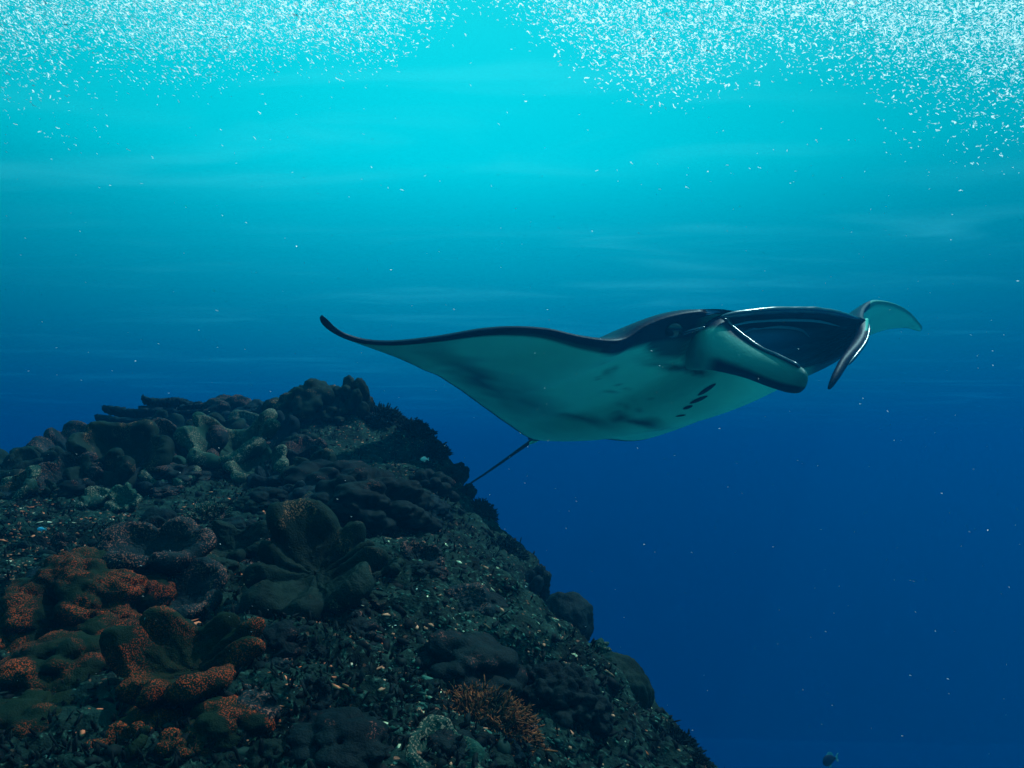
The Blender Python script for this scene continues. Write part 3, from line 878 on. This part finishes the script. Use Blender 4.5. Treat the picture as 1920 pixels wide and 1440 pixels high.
place('dome', 300, 985, 70, 'black round sponge like ball in the rubble left of centre', M_DARK, h=.9, cat='coral')
# --- crest skyline
plates(280, 800, 190, 'dark tiered table coral with an overhanging tip on the left skyline', 3, M_BLUE, h=.2, lean=.12, tilt=.05)
plates(345, 775, 90, 'small ragged table coral leaning right on the left skyline', 2, M_BLUE, h=.26, lean=.1, tilt=.10)
plates(215, 815, 130, 'low flat table coral at the left foot of the tiered one', 2, M_BLUE, h=.18)
place('lobed', 430, 795, 110, 'round dark coral head on the skyline right of the table corals', M_SLATE, h=.7, nl=18, lr=.32, lift=.2)
place('lobed', 490, 800, 90, 'small blue grey coral head in the skyline dip', M_BLUE, h=.8, nl=16, lr=.32, lift=.2)
place('lobed', 585, 785, 120, 'tall olive lobed coral forming the left peak of the crest', M_OLIVE, h=1.0, nl=30, lr=.26, lift=.15)
place('lobed', 540, 790, 90, 'lower olive coral shoulder left of the crest peak', M_OLIVE, h=.9, nl=16, lr=.34, lift=.1)
place('lobed', 660, 775, 70, 'pointed olive lobed coral forming the right peak of the crest', M_OLIVE, h=1.5, nl=18, lr=.3, lift=.25)
place('lobed', 620, 785, 60, 'small olive coral between the two crest peaks', M_OLIVE, h=.8, nl=12, lr=.38, lift=.0)
place('bush', 715, 785, 90, 'dark bushy coral just right of the crest peaks', M_BLUE, h=.6, n=220, r0=.05)
place('bush', 775, 808, 90, 'ragged dark bushy coral where the crest starts to fall', M_BLUE, h=.5, n=200, r0=.05)
place('bush', 815, 850, 60, 'dark bushy coral on the upper right skyline', M_BLUE, h=.8, n=160, r0=.06)
# --- right edge of the wall
place('lobed', 855, 893, 34, 'blunt dark coral stub on the wall edge near the tail', M_BLUE, h=1.3, nl=10, lr=.4)
place('lobed', 878, 922, 26, 'smaller blunt stub just below the one near the tail', M_BLUE, h=1.2, nl=10, lr=.4)
place('bush', 905, 960, 55, 'dark tufted coral on the wall edge under the two stubs', M_BLUE, h=.8, n=150, r0=.06)
place('bush', 950, 1035, 80, 'dark tufted coral halfway down the wall edge', M_BLUE, h=.7, n=200, r0=.05)
place('lobed', 1003, 1105, 50, 'upright dark coral block beside the big dark dome', M_BLUE, h=1.5, nl=12, lr=.4)
place('dome', 1062, 1165, 92, 'big dark dome coral standing out from the wall edge', M_BLUE, h=1.1, d=2.75)
place('lobed', 1128, 1218, 34, 'small pale round coral ball on the wall edge', M_GREEN, h=1.0, nl=14, lr=.3, rough=.05, d=2.45)
place('dome', 1150, 1300, 130, 'fluted dark coral head on the lower wall edge', M_OLIVE, h=1.0, flutes=22, d=2.3)
place('lobed', 1050, 1330, 190, 'broad dark knobbly coral boulder left of the fluted head', M_DARK, h=.8, nl=60, lr=.17, fine=.2, sub=6)
place('bush', 1265, 1400, 110, 'dark bushy coral near the foot of the wall edge', M_BLUE, h=.6, n=220, r0=.05)
place('bush', 1315, 1432, 60, 'last dark tuft at the foot of the wall edge', M_BLUE, h=.6, n=140, r0=.05)
# --- lower middle
place('bush', 905, 1370, 230, 'dense orange tipped finger coral bush in the lower centre', M_BUSH, h=.6, n=520, r0=.024, twig=3)
place('lobed', 700, 1295, 60, 'small grey green brain like coral ball in the lower centre rubble', M_GREEN, h=.8, nl=20, lr=.22, rough=.06)
place('cup', 860, 1150, 130, 'flat dark green leather coral on the wall face', M_SLATE, h=.25, lobes=5, amp=.2, toward=.5)
place('lobed', 880, 1260, 190, 'dark rounded coral mound above the finger coral bush', M_DARK, h=.6, nl=26, lr=.28)
place('lobed', 640, 1400, 210, 'black coral mound at the bottom centre edge', M_DARK, h=.5, nl=24, lr=.28)
place('cup', 830, 1425, 170, 'smooth teal leather coral at the bottom edge left of the finger bush', M_GREEN, h=.2, lobes=4, amp=.2, toward=.3)
place('bush', 395, 970, 90, 'pale stubby finger coral in mid slope', M_GREEN, h=.6, n=120, r0=.07)

# ---------------------------------------------------------------- small heads, rubble and tufts on the reef
_r = np.random.default_rng(77)
_mats = [(M_OLIVE, 'olive'), (M_SLATE, 'slate grey'), (M_DARK, 'blackish'), (M_BLUE, 'dark blue'), (M_GREEN, 'pale green'), (M_RUST, 'rust flecked')]
_where = [(130, 900, 'at the far left of the upper slope'), (260, 860, 'under the table corals'), (420, 850, 'below the skyline dip'), (600, 850, 'under the crest peaks'),
          (730, 860, 'on the right shoulder of the crest'), (90, 1000, 'in the rubble at the left'), (300, 990, 'beside the black round ball'), (470, 960, 'below the draped green coral'),
          (640, 1040, 'around the big dark mound'), (820, 1010, 'on the upper wall face'), (480, 1160, 'between the slate cup and the wide fan'), (760, 1150, 'right of the wide fan coral'),
          (950, 1180, 'on the wall left of the dome'), (540, 1290, 'under the wide fan coral'), (720, 1380, 'near the bottom edge in the middle'), (1000, 1400, 'at the foot of the boulder'),
          (180, 1330, 'in the dark gap between the rust corals'), (60, 1060, 'behind the rust mounds at the left edge')]
_used = set()


def filler(px_, py_, w, kind, mi, big):
    m_, colour = _mats[mi]
    where = min(_where, key=lambda q: (q[0] - px_) ** 2 + (q[1] - py_) ** 2)[2]
    size = 'larger' if w > 95 else ('mid sized' if w > 62 else 'small')
    lab = f'{size} {colour} ' + ('cupped leather coral ' if kind == 'cup' else 'knobbly coral ') + where
    if lab in _used or (px_ < 240 and py_ < 880): return
    _used.add(lab)
    place(kind, px_, py_, w, lab, m_, h=_r.uniform(.4, .75), lift=_r.uniform(-.05, .15), name='leather_coral' if kind == 'cup' else 'knobbly_coral', group='corals crowding the reef slope',
          **(dict(lobes=int(_r.integers(5, 9)), amp=_r.uniform(.25, .4), toward=_r.uniform(.2, .7), spin=_r.uniform(0, 6)) if kind == 'cup' else dict(nl=int(_r.integers(18, 36)), lr=_r.uniform(.22, .3), rough=.05)))


for i in range(64):                                   # the crowded upper left slope
    filler(_r.uniform(-10, 640), _r.uniform(815, 955), _r.uniform(50, 125), 'cup' if _r.random() < .6 else 'lobed', int(_r.choice([0, 1, 2, 3, 4, 0, 1, 3, 2])), True)
for i in range(24):                                   # round the big dark mound
    filler(_r.uniform(430, 810), _r.uniform(870, 1090), _r.uniform(50, 120), 'lobed', int(_r.choice([2, 3, 2, 0])), True)
for i in range(70):                                   # everywhere below
    x_, y_ = _r.uniform(0, 1150), _r.uniform(980, 1440)
    if x_ > 700 + (y_ - 780) * .62: continue
    filler(x_, y_, _r.uniform(35, 120), 'cup' if _r.random() < .4 else 'lobed', int(_r.choice([0, 1, 2, 3, 2, 2, 5 if x_ < 450 else 1])), False)


def attr_material(name, rough=.7, spec=.08):
    m, nt, b = material(name, rough, spec)
    a = N(nt, 'ShaderNodeAttribute', attribute_name='tone')
    nt.links.new(a.outputs['Color'], b.inputs['Base Color'])
    return m


def scatter(n, seed, keep, ymin=.8, ymax=6.2):
    r_ = np.random.default_rng(seed)
    y = np.exp(r_.uniform(math.log(ymin), math.log(ymax), n)); a = r_.uniform(-.72, .34, n); x = a * y
    P, nn = terrain_pos(x, y)
    px_, py_, d = pix(P)
    m = keep(P, px_, py_) > r_.uniform(0, 1, n)
    P, nn = P[m], nn[m]; P = P + nn * crust(P)[:, None]
    return P, nn, px_[m], py_[m], d[m], r_


def rubble(name, label, n, seed, keep, size, tones, flat=(.35, .9), stretch=(1.0, 2.2), upright=0.0, lift=.2):
    P, nn, px_, py_, d, r_ = scatter(n, seed, keep)
    m = len(P)
    D, F_ = ICO[1]
    # random little frames lying on the reef
    u = r_.normal(size=(m, 3)); u -= nn * np.sum(u * nn, 1, keepdims=True) * (1 - upright); u += nn * upright * 2.5
    u /= np.linalg.norm(u, axis=1, keepdims=True)
    v = np.cross(nn + r_.normal(0, .3, (m, 3)), u); v /= np.linalg.norm(v, axis=1, keepdims=True); w = np.cross(u, v)
    sz = np.exp(r_.uniform(math.log(size[0]), math.log(size[1]), m)) * .5
    su, sv, sw = sz * r_.uniform(*stretch, m), sz * r_.uniform(.6, 1.1, m), sz * r_.uniform(*flat, m)
    bump = 1 + r_.uniform(-.45, .45, (m, len(D)))
    L = D[None] * bump[..., None]
    V = P[:, None] + nn[:, None] * (sw * lift + su * upright)[:, None, None] + L[..., 0:1] * (u * su[:, None])[:, None] + L[..., 1:2] * (v * sv[:, None])[:, None] + L[..., 2:3] * (w * sw[:, None])[:, None]
    F2 = (F_[None] + (np.arange(m) * len(D))[:, None, None]).reshape(-1, 3)
    T = np.array([t[1] for t in tones]); pr = np.array([t[0] for t in tones]); pr = pr / pr.sum()
    ci = r_.choice(len(T), m, p=pr); C = T[ci] * r_.uniform(.6, 1.3, (m, 1))
    o = obj(name, V.reshape(-1, 3), F2, M_BITS, attrs={'tone': np.repeat(C, len(D), 0)})
    tag(o, label, kind='stuff'); return o


M_BITS = attr_material('coral_fragments')
TN_DARK = [(7, (.001, .004, .005)), (3, (.004, .011, .011)), (.6, (.01, .03, .025))]
TN_MIX = [(5, (.002, .007, .008)), (5, (.014, .050, .042)), (3.5, (.04, .12, .09)), (1.1, (.70, .26, .15)), (.45, (.85, .8, .5))]  # bright tones, here and below, partly paint sunlit glints on the rubble
TN_RED = [(6, (.002, .005, .006)), (2, (.012, .03, .028)), (1.2, (.04, .10, .09)), (2.8, (.85, .20, .10)), (.4, (.9, .7, .5))]
TN_FRONT = [(9, (.001, .003, .004)), (3.0, (.02, .06, .055)), (1.3, (.85, .14, .05)), (.35, (.7, .8, .7))]


def patch(P, s, seed, lo, hi):
    return np.clip((fbm(P * s, 3, seed) - lo) / (hi - lo), 0, 1)


rubble('coral_lumps', 'dark lumps crusting the whole reef slope', 16000, 201, lambda P, x, y: .15 + .85 * patch(P, 3, 5, -.2, .2), (.007, .035), TN_DARK, flat=(.4, .9), stretch=(.8, 2.0), lift=.1)
rubble('coral_rubble', 'pale and rusty broken coral bits on the middle slope at left', 230000, 202,
       lambda P, x, y: ((x < 560) & (y > 915) & (y < 1110)) * patch(P, 4, 6, -.4, 0) + .14 * (x < 700) * (y > 780), (.004, .015), TN_RED, flat=(.2, .5), stretch=(1.2, 3.0))
rubble('coral_rubble', 'greenish coral bits strewn down the right face of the reef', 260000, 203,
       lambda P, x, y: (x > 640 + .12 * (y - 780)) * (.25 + .75 * patch(P, 3, 7, -.15, .2)) * (y > 770), (.004, .014), TN_MIX, flat=(.2, .6), stretch=(1.0, 2.6))
rubble('coral_rubble', 'pale and red coral bits between the dark mounds in front', 170000, 204,
       lambda P, x, y: ((x > 380) & (y > 1080)) * patch(P, 5, 8, -.1, .15), (.003, .009), TN_FRONT, flat=(.2, .6), stretch=(1.0, 2.6))
rubble('algae_tufts', 'short dark tufts bristling from the reef', 30000, 205, lambda P, x, y: .2 + .8 * patch(P, 5, 9, -.1, .2), (.004, .012), TN_DARK, flat=(.3, .5), stretch=(1.6, 3.2), upright=.8)


# ---------------------------------------------------------------- reef fish
def fish(px_, py_, d, L, yaw, label, tones, roll=0):
    C0 = at(px_, py_, d); root = thing_at('reef_fish', label, 'fish', C0)
    a, b_ = math.cos(yaw), math.sin(yaw); X = np.array((a, b_, 0)); Z = np.array((0, 0, 1.0)); Y = np.cross(Z, X)
    us = np.linspace(0, 1, 16); hgt = .27 * np.sin(np.pi * us ** .8) ** .8 * (1 - .35 * us) + .03; wid = hgt * .38
    an = np.linspace(0, 2 * np.pi, 14, endpoint=False)
    V = C0 + L * ((.5 - us)[:, None, None] * X + (hgt[:, None] * np.sin(an))[..., None] * Z + (wid[:, None] * np.cos(an))[..., None] * Y)
    fs = [tuple(f) for f in grid_faces(16, 14, wrap_v=True).tolist()] + [tuple(range(14)), tuple(range(15 * 14, 16 * 14))]
    obj('body', V.reshape(-1, 3), fs, M_BITS, root, attrs={'tone': np.tile(tones[0], (16 * 14, 1))})
    def fin(name, pts, th=.012):
        q = np.array(pts, dtype=float); n = len(q)
        A = C0 + L * (q[:, :1] * X + q[:, 1:2] * Z)
        VV = np.concatenate([A + Y * L * th, A - Y * L * th]); fs_ = [tuple(range(n)), tuple(range(n, 2 * n))[::-1]] + [(i, (i + 1) % n, n + (i + 1) % n, n + i) for i in range(n)]
        obj(name, VV, fs_, M_BITS, root, smooth=False, attrs={'tone': np.tile(tones[1], (2 * n, 1))})
    fin('tail_fin', [(-.44, .03), (-.62, .2), (-.70, .2), (-.62, 0), (-.70, -.2), (-.62, -.2), (-.44, -.03)])
    fin('dorsal_fin', [(.22, .24), (.05, .38), (-.2, .32), (-.34, .14), (-.1, .22)])
    fin('pectoral_fin', [(.1, -.18), (-.02, -.36), (-.2, -.3), (-.06, -.2)])


fish(833, 917, 3.45, .042, math.radians(10), 'tiny bright yellow fish close over the upper right reef slope', ((.95, .80, .30), (.95, .85, .45)))
fish(795, 861, 3.6, .032, math.radians(160), 'tiny whitish fish above the yellow one on the reef slope', ((.85, .85, .75), (.8, .8, .7)))
fish(77, 992, 2.15, .017, math.radians(200), 'tiny blue fish shape standing in for a spark of light over the left rubble', ((.10, .65, .95), (.9, .9, .9)))  # fish shape added in place of a bright blue spark
fish(1555, 1425, 5.0, .12, math.radians(215), 'lone small dark fish in the open blue at the bottom', ((.01, .02, .05), (.10, .30, .35)))


# ---------------------------------------------------------------- water surface seen from below
def build_surface():
    xs = np.linspace(-58, 58, 420); ys = np.concatenate([np.linspace(-13, 0, 30, endpoint=False), np.geomspace(1, 88, 380)])
    X, Y = np.meshgrid(xs, ys, indexing='ij')
    Q = np.stack([X * .35, Y * .8, 0 * X], -1)
    Z = 2.95 + .10 * fbm(Q * .6, 4, 301) + .03 * fbm(Q * 3, 3, 311)
    m = bpy.data.materials.new('sea_surface_from_below'); m.use_nodes = True; nt = m.node_tree; nt.nodes.clear()
    tcn = N(nt, 'ShaderNodeTexCoord'); mp = N(nt, 'ShaderNodeMapping'); mp.inputs['Scale'].default_value = (.40, 1.0, 1); mp.inputs['Rotation'].default_value = (0, 0, .25)
    nt.links.new(tcn.outputs['Object'], mp.inputs[0])
    n1 = N(nt, 'ShaderNodeTexNoise'); n1.inputs['Scale'].default_value = .9; n1.inputs['Detail'].default_value = 3; n1.inputs['Distortion'].default_value = .5
    nt.links.new(mp.outputs[0], n1.inputs['Vector'])
    n2 = N(nt, 'ShaderNodeTexNoise'); n2.inputs['Scale'].default_value = .35; n2.inputs['Detail'].default_value = 3
    nt.links.new(mp.outputs[0], n2.inputs['Vector'])
    f = N(nt, 'ShaderNodeMath', operation='MULTIPLY'); nt.links.new(rampf(nt, n1.outputs[0], .42, .85), f.inputs[0]); nt.links.new(rampf(nt, n2.outputs[0], .42, .62), f.inputs[1])
    f2 = N(nt, 'ShaderNodeMath', operation='MULTIPLY'); nt.links.new(f.outputs[0], f2.inputs[0]); f2.inputs[1].default_value = .16  # translucent noise patches stand in for mottled glow at the surface
    tr = N(nt, 'ShaderNodeBsdfTransparent'); tl = N(nt, 'ShaderNodeBsdfTranslucent'); tl.inputs[0].default_value = (.35, .95, 1, 1)
    mx = N(nt, 'ShaderNodeMixShader'); ou = N(nt, 'ShaderNodeOutputMaterial')
    nt.links.new(f2.outputs[0], mx.inputs[0]); nt.links.new(tr.outputs[0], mx.inputs[1]); nt.links.new(tl.outputs[0], mx.inputs[2]); nt.links.new(mx.outputs[0], ou.inputs[0])
    o = obj('water_surface', np.stack([X, Y, Z], -1).reshape(-1, 3), grid_faces(len(xs), len(ys)), m)
    tag(o, 'rippled sea surface seen from below', kind='structure')


build_surface()


# ---------------------------------------------------------------- added flecks that stand in for surface glitter, and drifting specks
def flecks(name, label, P, size, seed, mat):
    r_ = np.random.default_rng(seed); m = len(P)
    c = np.array((.34, .05, .8)) + r_.normal(0, .28, (m, 3)); c /= np.linalg.norm(c, axis=1, keepdims=True)      # most lie flat, facing the light
    a = np.cross(c, r_.normal(size=(m, 3))); a /= np.linalg.norm(a, axis=1, keepdims=True); b_ = np.cross(c, a)
    sz = np.exp(r_.uniform(math.log(size[0]), math.log(size[1]), m))[:, None, None]
    K = 5; t = np.linspace(-1, 1, K)
    bend = r_.normal(0, .5, (m, 1)); bend2 = r_.normal(0, .35, (m, 1)); wd = r_.uniform(.22, .5, (m, 1)) * np.sqrt(1 - (t[None] * .93) ** 2) * r_.uniform(.6, 1.3, (m, K))
    cen = a[:, None] * t[None, :, None] + b_[:, None] * (bend * t[None] ** 2 + bend2 * np.sin(3 * t[None]))[..., None]
    curl = c * r_.uniform(-.3, .3, (m, 1))
    V = np.stack([cen + b_[:, None] * wd[..., None], cen + curl[:, None], cen - b_[:, None] * wd[..., None]], 2)
    V = P[:, None, None] + V * (sz[..., None] * .5)
    F1 = grid_faces(K, 3); F2 = (F1[None] + (np.arange(m) * K * 3)[:, None, None]).reshape(-1, 4)
    o = obj(name, V.reshape(-1, 3), F2, mat); tag(o, label, kind='stuff'); return o


def fleck_material():
    m = bpy.data.materials.new('silvery_flecks'); m.use_nodes = True; nt = m.node_tree; nt.nodes.clear()
    df = N(nt, 'ShaderNodeBsdfDiffuse'); df.inputs[0].default_value = (1, .93, .93, 1)
    tl = N(nt, 'ShaderNodeBsdfTranslucent'); tl.inputs[0].default_value = (1, .93, .93, 1)
    rf = N(nt, 'ShaderNodeBsdfRefraction'); rf.inputs['Roughness'].default_value = .62; rf.inputs['IOR'].default_value = 1.12; rf.inputs[0].default_value = (1, .96, .96, 1)
    m2 = N(nt, 'ShaderNodeMixShader'); m2.inputs[0].default_value = .12; nt.links.new(tl.outputs[0], m2.inputs[1]); nt.links.new(rf.outputs[0], m2.inputs[2])
    mx = N(nt, 'ShaderNodeMixShader'); mx.inputs[0].default_value = .92; ou = N(nt, 'ShaderNodeOutputMaterial')
    nt.links.new(df.outputs[0], mx.inputs[1]); nt.links.new(m2.outputs[0], mx.inputs[2]); nt.links.new(mx.outputs[0], ou.inputs[0])
    return m


M_FLECK = fleck_material()
r_ = np.random.default_rng(909)
n = 420000
y = r_.uniform(1.5, 4.6, n); x = r_.uniform(-.75, .75, n) * y; z = r_.uniform(.6, 2.45, n)
P = np.stack([x, y, z], -1)
el = z / y                                                              # a bank of flecks hugging the surface, thinning outwards
az = x / y
lim = .458 + .012 * np.sin(az * 23 + 1.0) + .085 * np.exp(-((az + .045) / .085) ** 2) - .022 * np.exp(-((az - .19) / .12) ** 2) - .03 * np.clip((az - .4) / .15, 0, 1)
dens = np.clip((el - lim + .02) / .14, 0, 1) ** 2.3 * np.clip(.45 + 1.5 * fbm(P * 1.3, 3, 71), .05, 1) + .0006 * (el > .33)
dens += .05 * np.clip((az - .42) / .15, 0, 1) * np.clip((el - .32) / .12, 0, 1) ** 2.5 + .02 * np.clip((-az - .45) / .1, 0, 1) * np.clip((el - .34) / .12, 0, 1) ** 2.5
ok = (dens * 3.6 > r_.uniform(0, 1, n)) & (el < .72)
flecks('glitter_flecks', 'white flecks standing in for sun glitter at the sea surface', P[ok], (.0045, .012), 910, M_FLECK)
n = 1300
y = np.exp(r_.uniform(math.log(1.2), math.log(7), n)); P = np.stack([r_.uniform(-.7, .7, n) * y, y, r_.uniform(-.36, .36, n) * y], -1)
g, _ = terrain_pos(P[:, 0], P[:, 1]); P = P[(P[:, 2] > g[:, 2] + .1) & (P[:, 2] < 2.6)]
flecks('drifting_specks', 'tiny pale specks drifting in the open water', P, (.001, .004), 911, M_FLECK)
